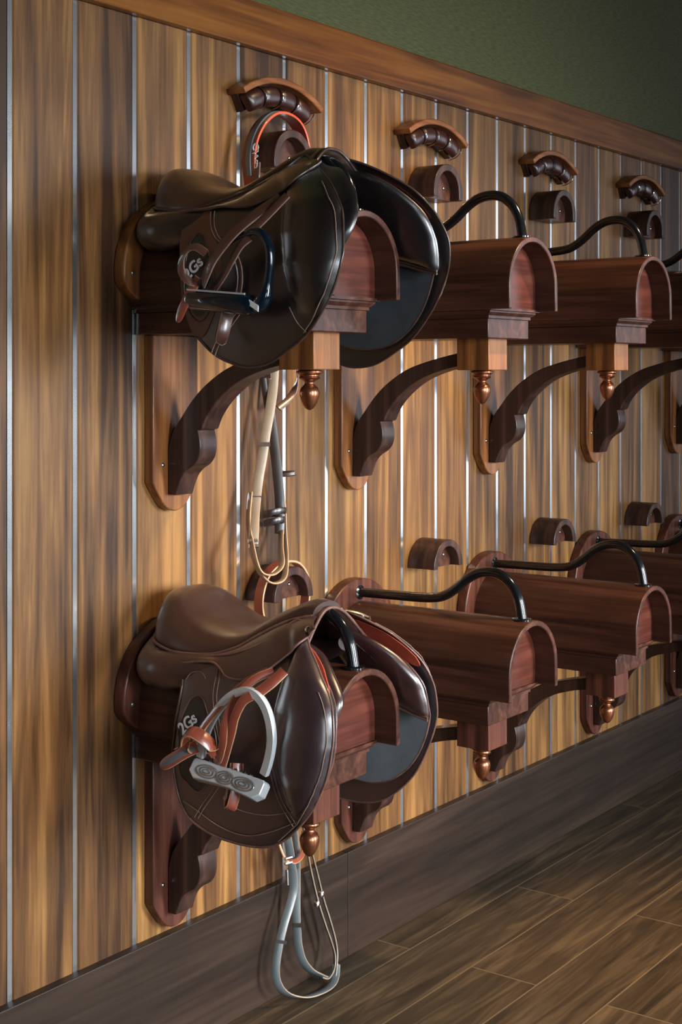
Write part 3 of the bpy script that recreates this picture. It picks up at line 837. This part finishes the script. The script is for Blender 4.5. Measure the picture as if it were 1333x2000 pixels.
def silver_stirrup(S):
    S_ = S
    bm = bmesh.new()
    # branches: flat sided oval iron
    path = crom([(.176,.238,.062),(.178,.244,.085),(.180,.258,.115),(.181,.280,.145),(.181,.305,.168),(.181,.330,.179),(.181,.352,.178),(.180,.370,.164),(.179,.381,.140),(.177,.383,.110),(.175,.376,.080),(.174,.366,.055)], 6)
    strap(bm, [V(-x, e, z) for x, e, z in path], .0135, None, .010, face=(-1, 0, 0))
    ir = finish('stirrup_iron', bm, M['silver'], S_, angle=50)
    tag(ir, 'silver stirrup iron')
    # tread seen slightly from below: a plate with three oval cut patterns on its outer face
    bm = bmesh.new()
    A = Vector(V(-.186, .226, .054)); ax = (V(-.186, .372, .040)-A).normalized(); ln = .146
    dn = (Vector((-.55, 0, -.84))); dn = (dn-ax*dn.dot(ax)).normalized(); wd_ = .032
    nr = ax.cross(dn).normalized()
    if nr.x > 0: nr = -nr
    O = A-dn*.010-nr*.002
    def T(u, v, w): return O+ax*u+dn*v+nr*w
    prof = [(.0,.004),(.004,0),(ln-.004,0),(ln,.004),(ln,wd_*.72),(ln-.012,wd_),(ln*.6,wd_*.88),(ln*.4,wd_*.88),(.014,wd_),(.0,wd_*.7)]
    prism(bm, prof, lambda u, v: T(u, v, 0), lambda u, v: T(u, v, -.020))
    td = finish('tread', bm, M['silver'], ir, bevel=.0018, angle=40)
    bm = bmesh.new()
    for cx_, rx in ((.036, .021), (.073, .017), (.110, .021)):
        for q in (1.0, .66, .33):
            tube(bm, [T(cx_+rx*q*math.cos(a), wd_*.50+.0095*q*math.sin(a), .0006) for a in [2*PI*k/20 for k in range(20)]], .0011, 6, 1, closed=True)
    for cx_, rx in ((.036, .023), (.073, .018), (.110, .023)):
        ring = [bm.verts.new(T(cx_+rx*math.cos(2*PI*k/20), wd_*.50+.0115*math.sin(2*PI*k/20), .0003)) for k in range(20)]
        bm.faces.new(ring).material_index = 0
    finish('grip_pattern', bm, [M['greyplate'], M['steel']], td, angle=60)
    bm = bmesh.new()
    for k in range(9):
        c = T(.030+.0105*k, -.0005, -.006); lathe(bm, [(.0026,-.002),(.0026,.002),(.0012,.0038),(.0002,.004)], c, 'z', 8)
    finish('grip_teeth', bm, M['steel'], td)
    # leathers
    mats = [M['redstrap'], M['tanedge'], M['greystrap']]
    def lace(pts, w, mi=0, taper=0, off=0, face=(-1,0,0), th=.003, n=7):
        bm = bmesh.new(); strap(bm, [p+Vector((off,0,0)) for p in P3(pts, n)], w, None, th, mi, 1 if mi == 0 else None, taper=taper, face=face)
        tag(finish('stirrup_leather', bm, mats, S_, angle=50), 'red-brown stirrup leather')
    lace([(.150,.386,.212),(.165,.376,.197),(.176,.363,.184),(.183,.352,.175)], .017)
    lace([(.146,.362,.208),(.168,.338,.194),(.186,.316,.163),(.194,.304,.128),(.192,.298,.098),(.184,.284,.070),(.176,.270,.056)], .013, face=(-1,-.35,.1))
    lace([(.146,.350,.206),(.168,.320,.186),(.184,.288,.152),(.190,.262,.122),(.192,.246,.100)], .014, face=(-1,.2,.3))
    lace([(.186,.350,.175),(.190,.336,.165),(.192,.322,.140),(.190,.313,.114),(.186,.300,.084),(.178,.284,.056)], .015, face=(-1,-.3,.1))
    wr = [(.188,.228,.074),(.200,.224,.088),(.208,.234,.104),(.210,.250,.110),(.206,.266,.104),(.196,.277,.090),(.184,.280,.074)]
    lace(wr, .022, face=(-.55,.15,.8))
    lace([(.180,.222,.080),(.170,.230,.066),(.166,.244,.060),(.170,.262,.060)], .016, face=(-1,0,-.4))
    tl = [(.186,.238,.080),(.194,.220,.070),(.198,.198,.056),(.199,.172,.040)]
    lace(tl, .020, taper=5, n=6); lace([(.188,.236,.0785),(.195,.219,.0695),(.199,.199,.0565),(.200,.176,.0425)], .009, mi=2, taper=6, off=-.0016, n=6, th=.002)
    lace([(.165,.300,.060),(.166,.297,.030),(.170,.294,.010),(.176,.296,-.004),(.182,.302,-.008),(.184,.309,-.002),(.180,.312,.016),(.172,.310,.036),(.165,.306,.060)], .017, face=(-.55,-.83,.05), n=6)
    bm = bmesh.new(); g = [(.232,.096),(.224,.085),(.236,.068),(.244,.078)]
    prism(bm, g, lambda e, z: V(-.160, e-.022, z+.004), lambda e, z: V(-.1625, e-.022, z+.004)); finish('tag', bm, M['tan'], S_)
    bm = bmesh.new(); tube(bm, [V(-.186,.205,.068), V(-.193,.203,.072), V(-.197,.200,.070)], .003, 8); finish('buckle', bm, M['steel'], S_)
    bm = bmesh.new(); tube(bm, [V(-.16,.214,.034), V(-.17,.222,.030)], .0018, 8)
    finish('buckle', bm, M['steel'], S_)

silver_stirrup(SL)

def black_stirrup(S):
    bm = bmesh.new()
    pa = [(.182,.336,.148,.0060),(.184,.352,.151,.0065),(.184,.370,.146,.0070),(.183,.381,.130,.0068),(.182,.384,.108,.0068),(.181,.381,.085,.0068),(.180,.377,.066,.0080),(.180,.372,.050,.0120),(.180,.362,.038,.0125),(.180,.350,.040,.0110)]
    c = crom(pa, 6); tube(bm, [V(-a, b, d) for a, b, d, r in c], [r for *_, r in c], 16)
    pa = [(.182,.338,.149,.0058),(.182,.322,.146,.0050),(.182,.302,.137,.0050),(.182,.282,.124,.0050),(.182,.267,.108,.0055),(.182,.257,.092,.0065),(.182,.250,.078,.0085),(.181,.236,.066,.0095),(.181,.224,.056,.0100)]
    c = crom(pa, 6); tube(bm, [V(-a, b, d) for a, b, d, r in c], [r for *_, r in c], 16)
    ir = finish('stirrup_iron', bm, M['navy'], S, angle=70); tag(ir, 'glossy black safety stirrup iron')
    bm = bmesh.new(); tube(bm, [V(-.183,.218,.052), V(-.183,.226,.050), V(-.183,.29,.044), V(-.183,.346,.038), V(-.183,.354,.037)], [.012,.0165,.0165,.0165,.012], 20)
    td = finish('tread', bm, M['navy'], ir, angle=50)
    bm = bmesh.new(); strap(bm, [V(-.1935,.224,.0655), V(-.1935,.286,.0598), V(-.1935,.343,.0548)], .0032, (0,0,1), .003)
    finish('grip_strip', bm, M['silver'], td)
    bm = bmesh.new(); prism(bm, [(.352,.046),(.370,.036),(.370,.027),(.354,.036)], lambda e, z: V(-.1925, e, z), lambda e, z: V(-.1945, e, z))
    finish('label', bm, M['white'], ir)
    mats = [M['brownstrap'], M['stitch'], M['redstrap']]
    def lace(pts, w, mi=0, taper=0, face=(-1,0,0), th=.003, n=7):
        bm = bmesh.new(); strap(bm, P3(pts, n), w, None, th, mi, 1 if mi == 0 else None, taper=taper, face=face)
        tag(finish('stirrup_leather', bm, mats, S, angle=50), 'orange-brown strap tail' if mi else 'brown stirrup leather')
    lace([(.150,.392,.207),(.166,.372,.180),(.178,.356,.160),(.184,.346,.148)], .013)
    lace([(.146,.376,.205),(.166,.352,.184),(.190,.324,.154),(.198,.302,.130),(.200,.284,.110),(.196,.268,.090),(.188,.252,.074)], .021, face=(-1,.15,.2))
    lace([(.184,.346,.142),(.190,.332,.130),(.192,.316,.108),(.188,.296,.086),(.180,.272,.068)], .014, face=(-1,0,.1))
    lace([(.200,.270,.120),(.204,.254,.130),(.204,.236,.128),(.202,.221,.113),(.200,.219,.093),(.194,.230,.078),(.184,.240,.074)], .013, face=(-.85,-.1,.5))
    lace([(.186,.242,.082),(.194,.230,.058),(.197,.218,.036),(.198,.208,.014)], .017, mi=2, taper=6, n=6)
    lace([(.160,.284,.040),(.164,.279,.014),(.170,.277,-.002),(.177,.281,-.012),(.184,.288,-.013),(.187,.294,-.002),(.182,.296,.018),(.170,.294,.040)], .020, face=(-.55,-.83,.05), n=6)
    lace([(.158,.300,.056),(.158,.304,.078),(.158,.302,.100),(.158,.294,.118)], .011)
    bm = bmesh.new(); g = [(.222,.090),(.232,.084),(.243,.068),(.234,.066)]
    prism(bm, g, lambda e, z: V(-.166, e-.004, z), lambda e, z: V(-.169, e-.004, z)); finish('tag', bm, M['tan'], S)
    bm = bmesh.new(); tube(bm, [V(-.168,.206,.072), V(-.174,.204,.066), V(-.174,.206,.056)], .0028, 8); finish('buckle', bm, M['steel'], S)
black_stirrup(SU)

# white maker's marks on the leg patches (near side)
xd = (0, -.80, .60); yd = (0, .60, .80)
text_mesh('logo', '2Gs', .027, M['white'], SL, V(-.1515, .187, .102), (0, -.76, .65), (0, .65, .76))
text_mesh('logo', '2Gs', .027, M['white'], SU, V(-.1512, .199, .103), (0, -.78, .62), (0, .62, .78))

# ------------------------------------------------------------------ bridles
def bridle(row):
    U = row == 'U'
    B = empty('bridle', HX, 0, 1.62 if U else .80,
        'bridle with orange-edged red headpiece, its pale reins looping below the upper saddle' if U else
        'bridle behind the lower saddle, grey-blue reins hanging down to the floor', 'bridle')
    zr = 1.62 if U else .80
    def Q(pts, n=7, closed=False): return [V(x-HX, e, z-zr) for x, e, z in crom(pts, n, closed)]
    EW = (0, 1, 0)
    if U:
        bm = bmesh.new()
        hp = [(2.078,.044,1.50),(2.066,.044,1.540),(2.058,.044,1.575),(2.056,.044,1.612),(2.066,.044,1.648),(2.090,.044,1.680),(2.124,.044,1.702),(2.160,.044,1.706),(2.196,.044,1.694),(2.218,.044,1.665),(2.226,.044,1.62),(2.222,.044,1.56),(2.205,.044,1.48),(2.19,.044,1.40)]
        strap(bm, Q(hp), .030, EW, .005, 0, 1)
        h = finish('headpiece', bm, [M['redbrow'], M['orange_edge']], B, angle=50); tag(h, 'red headpiece with bright orange edges')
        bm = bmesh.new(); strap(bm, Q([(x-.004 if x < 2.15 else x+.004, e+.001, z+.002) for x, e, z in hp[2:10]]), .012, EW, .004)
        finish('headpiece_inlay', bm, M['greystrap'], h)
        bm = bmesh.new()
        strap(bm, Q([(2.058,.062,1.60),(2.054,.064,1.57),(2.060,.062,1.54),(2.070,.055,1.46),(2.085,.05,1.38),(2.105,.045,1.26),(2.118,.04,1.20)]), .014, (0,1,0), .004, 0)
        strap(bm, Q([(2.072,.040,1.52),(2.09,.04,1.42),(2.112,.035,1.30),(2.126,.032,1.20),(2.130,.032,1.14),(2.140,.032,1.08),(2.155,.032,1.035),(2.163,.032,1.018)]), .013, (.62,-.78,0), .003, 0)
        finish('cheekpiece', bm, M['brownstrap'], B, angle=50)
        text_mesh('browband_letters', 'CWD', .020, M['white'], B, V(2.0545-HX, .058, 1.612-zr), (0, .08, -1), (0, -1, 0))
        # dark cheek straps running down to the keepers
        bm = bmesh.new()
        strap(bm, Q([(2.19,.032,1.40),(2.165,.034,1.28),(2.135,.034,1.20),(2.128,.034,1.15),(2.136,.034,1.10),(2.148,.034,1.04),(2.156,.034,.99),(2.160,.034,.945),(2.158,.034,.90)]), .019, (.62,-.78,0), .003)
        strap(bm, Q([(2.10,.030,1.34),(2.108,.028,1.26),(2.116,.028,1.20),(2.130,.028,1.14),(2.145,.028,1.07),(2.160,.028,1.02)]), .012, (.62,-.78,0), .003)
        strap(bm, Q([(2.17,.024,1.36),(2.160,.024,1.26),(2.150,.024,1.20),(2.142,.024,1.14)]), .012, (.62,-.78,0), .003)
        finish('cheek_strap', bm, M['darkstrap'], B, angle=50)
        bm = bmesh.new()
        strap(bm, Q([(2.19,.03,1.30),(2.205,.036,1.24),(2.208,.04,1.205),(2.198,.04,1.178),(2.178,.04,1.158),(2.150,.038,1.142)]), .014, (.5,.3,.8), .003)
        finish('throat_lash', bm, M['brownstrap'], B, angle=50)
        # pale reins: two long loops
        bm = bmesh.new()
        strap(bm, Q([(2.142,.038,1.30),(2.133,.040,1.20),(2.122,.042,1.15),(2.108,.042,1.10),(2.096,.042,1.05),(2.086,.040,1.005),(2.070,.046,.955),(2.050,.060,.918),(2.040,.066,.890)]), .019, (.62,-.78,0), .003, 0, 1)
        strap(bm, Q([(2.076,.030,.985),(2.058,.040,.94),(2.040,.060,.90),(2.030,.076,.87),(2.040,.084,.84),(2.070,.086,.820),(2.108,.084,.824),(2.146,.060,.854),(2.170,.038,.90),(2.172,.034,.95),(2.164,.03,1.0)]), .013, (.3,1,0), .003, 0, 1)
        strap(bm, Q([(2.040,.060,.905),(2.022,.086,.87),(2.030,.094,.845),(2.060,.096,.838),(2.094,.090,.850),(2.130,.060,.876),(2.156,.040,.905)]), .013, (.3,1,0), .003, 0, 1)
        finish('rein', bm, [M['palestrap'], M['tanedge']], B, angle=50)
        bm = bmesh.new()
        for (x, e, z, a) in ((2.100,.043,1.075,.35),(2.078,.040,.975,.4)):
            c = V(x-HX, e, z-zr); d = Vector((math.cos(a)*.0, 0, 0))
            strap(bm, [c+Vector((math.sin(a)*-.0*k, 0, k)) for k in (-.004, .004)], .024, (.62,-.78,0), .0065)
        finish('keeper', bm, M['brownstrap'], B)
        for (x, z) in ((2.163, 1.018), (2.168, 1.012)):
            bm = bmesh.new(); tube(bm, [V(x-HX-.004, .034, z-zr), V(x-HX+.004, .046, z-zr), V(x-HX+.014, .056, z-zr+.002)], .0032, 8); finish('buckle', bm, M['steel'], B)
        for (x, z) in ((2.038, .900), (2.040, .891)):
            bm = bmesh.new(); tube(bm, [V(x-HX-.008, .063, z-zr), V(x-HX+.008, .071, z-zr)], .004, 8); finish('buckle', bm, M['steel'], B)
        bm = bmesh.new()
        for (cx_, cz_, rx) in ((2.142, .942, .024), (2.140, .925, .020)):
            strap(bm, [V(cx_-HX+rx*math.cos(a), .036+.018*math.sin(a), cz_-zr+.005*math.sin(a)) for a in [2*PI*k/24 for k in range(24)]], .012, (0,0,1), .003, closed=True)
        finish('strap_keeper', bm, M['darkstrap'], B, angle=50)
    else:
        bm = bmesh.new()
        hp = [(2.11,.045,.70),(2.094,.045,.735),(2.082,.046,.765),(2.084,.046,.795),(2.100,.046,.825),(2.130,.046,.843),(2.162,.046,.848),(2.195,.046,.840),(2.220,.046,.815),(2.226,.046,.78),(2.215,.045,.72),(2.19,.045,.62),(2.17,.045,.50)]
        strap(bm, Q(hp), .022, EW, .004, 0, 1)
        h = finish('headpiece', bm, [M['redstrap'], M['tanedge']], B, angle=50)
        bm = bmesh.new()
        strap(bm, Q([(2.12,.045,.70),(2.13,.045,.60),(2.14,.045,.48),(2.148,.045,.38),(2.155,.05,.33)]), .018, (.62,-.78,0), .003)
        strap(bm, Q([(2.17,.045,.50),(2.175,.045,.42),(2.178,.05,.33),(2.183,.05,.28),(2.186,.05,.25)]), .016, (.62,-.78,0), .003)
        finish('cheekpiece', bm, M['darkstrap'], B, angle=50)
        # broad grey reins falling to the floor
        bm = bmesh.new()
        strap(bm, Q([(2.150,.052,.36),(2.160,.052,.32),(2.172,.052,.27),(2.180,.052,.22),(2.170,.052,.19),(2.150,.052,.155),(2.133,.052,.115),(2.124,.052,.075),(2.130,.054,.045),(2.150,.060,.022),(2.185,.070,.007),(2.225,.080,.004),(2.262,.080,.005),(2.288,.072,.012),(2.302,.064,.030)]), .016, (.62,-.78,0), .003, 0, 1)
        strap(bm, Q([(2.182,.050,.33),(2.190,.050,.27),(2.191,.050,.22),(2.188,.052,.17),(2.188,.054,.13),(2.190,.056,.10),(2.200,.058,.07),(2.220,.062,.045),(2.245,.066,.028),(2.262,.066,.018)]), .016, (.62,-.78,0), .003, 0, 1)
        finish('rein', bm, [M['greystrap'], M['palestrap']], B, angle=50)
        bm = bmesh.new()
        strap(bm, Q([(2.200,.052,.36),(2.214,.052,.31),(2.232,.052,.24),(2.256,.052,.17),(2.276,.054,.12),(2.296,.056,.075),(2.305,.058,.045),(2.296,.062,.024),(2.272,.066,.014),(2.25,.066,.024)]), .009, (.5,.9,0), .003, 0, 1)
        strap(bm, Q([(2.216,.046,.36),(2.240,.046,.28),(2.262,.046,.22),(2.284,.046,.16),(2.300,.048,.12),(2.312,.052,.08),(2.312,.058,.05),(2.298,.066,.022),(2.284,.072,.006)]), .009, (.5,.9,0), .003, 0, 1)
        finish('thin_rein', bm, [M['greystrap'], M['palestrap']], B, angle=50)
        bm = bmesh.new()
        strap(bm, Q([(2.128,.05,.345),(2.128,.056,.315),(2.138,.064,.287),(2.156,.070,.276),(2.178,.070,.278),(2.200,.062,.290),(2.214,.05,.315)]), .009, (0,.7,.7), .004, 0, 1)
        finish('noseband', bm, [M['redstrap'], M['tanedge']], B, angle=50)
        for x, e, z in ((2.141,.068,.287),(2.142,.067,.277)):
            bm = bmesh.new(); tube(bm, [V(x-HX-.008,e,z-zr), V(x-HX+.008,e+.003,z-zr)], .0035, 8); finish('buckle', bm, M['steel'], B)
        bm = bmesh.new(); tube(bm, [V(2.148-HX,.06,.262-zr), V(2.150-HX,.06,.232-zr)], .0035, 8); finish('strap_end', bm, M['steel'], B)
        for x, e, z in ((2.246,.058,.166),(2.268,.052,.178)):
            bm = bmesh.new(); lathe(bm, [(.006,-.004),(.006,.004),(.002,.006)], V(x-HX, e, z-zr), 'e', 10); finish('stud', bm, M['steel'], B)
        bm = bmesh.new(); 
        for (x, e, z) in ((2.189,.0555,.142),): strap(bm, [V(x-HX, e, z-zr-.004), V(x-HX, e, z-zr+.004)], .020, (.62,-.78,0), .006)
        strap(bm, [V(2.140-HX, .054, .128-zr), V(2.1385-HX, .054, .122-zr)], .021, (.62,-.78,0), .006)
        finish('keeper', bm, M['darkstrap'], B)
    return B
bridle('U'); bridle('L')

# ------------------------------------------------------------------ lights
def area(name, x, e, z, sx, sy, power, col, target, spread=180):
    l = bpy.data.lights.new(name, 'AREA'); l.spread = math.radians(spread); l.shape = 'RECTANGLE'; l.size = sx; l.size_y = sy; l.energy = power; l.color = col
    o = bpy.data.objects.new(name, l); COL.objects.link(o); o.location = V(x, e, z)
    d = (V(*target)-o.location); o.rotation_euler = d.to_track_quat('-Z', 'Y').to_euler()
    return o
PW = [4.5, 14, 23, 44]
AIM = [(1.2, .4), (1.9, .35), (2.5, .3), (8.7, 1.4)]; SPR = [70, 58, 56, 180]
for (a, c, z0, z1), p, (ax_, az_), sp_ in zip(WINS, PW, AIM, SPR):
    area('window_daylight', (a+c)/2, EB-.01, (z0+z1)/2, c-a-.1, z1-z0-.1, p, (.88,.95,1) if az_ < 1 else (.95,.96,1), (ax_, 0, az_), sp_)
def spot(name, x, e, z, power, col, target, size=70, r=.05, blend=.6):
    l = bpy.data.lights.new(name, 'SPOT'); l.energy = power; l.color = col; l.spot_size = math.radians(size); l.spot_blend = blend; l.shadow_soft_size = r
    o = bpy.data.objects.new(name, l); COL.objects.link(o); o.location = V(x, e, z)
    d = (V(*target)-o.location); o.rotation_euler = d.to_track_quat('-Z', 'Y').to_euler()
spot('ceiling_downlight', 2.9, 1.6, 2.86, 175, (1,.70,.38), (2.35, 0, .85), 44, .06, 1)
spot('ceiling_downlight', 3.1, 1.5, 2.86, 330, (1,.56,.2), (2.85, .85, 0), 32, .06, 1)

W = bpy.data.worlds.new('World'); SC.world = W; W.use_nodes = True
bg = W.node_tree.nodes['Background']; bg.inputs[0].default_value = (.62,.78,1,1); bg.inputs[1].default_value = 1.0

# ------------------------------------------------------------------ camera
al = math.atan((2715.-666.5)/2800.)
cam = bpy.data.cameras.new('Camera'); co = bpy.data.objects.new('Camera', cam); COL.objects.link(co)
cam.sensor_fit = 'AUTO'; cam.sensor_width = 36; cam.lens = 2800/2000*36
cam.shift_x = 0; cam.shift_y = -272/2000
co.location = (0, -1.76, 1.21); co.rotation_euler = (PI/2, 0, al-PI/2)
cam.clip_start = .05
SC.camera = co
SC.view_settings.view_transform = 'Standard'; SC.view_settings.look = 'None'; SC.view_settings.gamma = 1
SC.view_settings.exposure = .45
SC.view_settings.use_curve_mapping = False
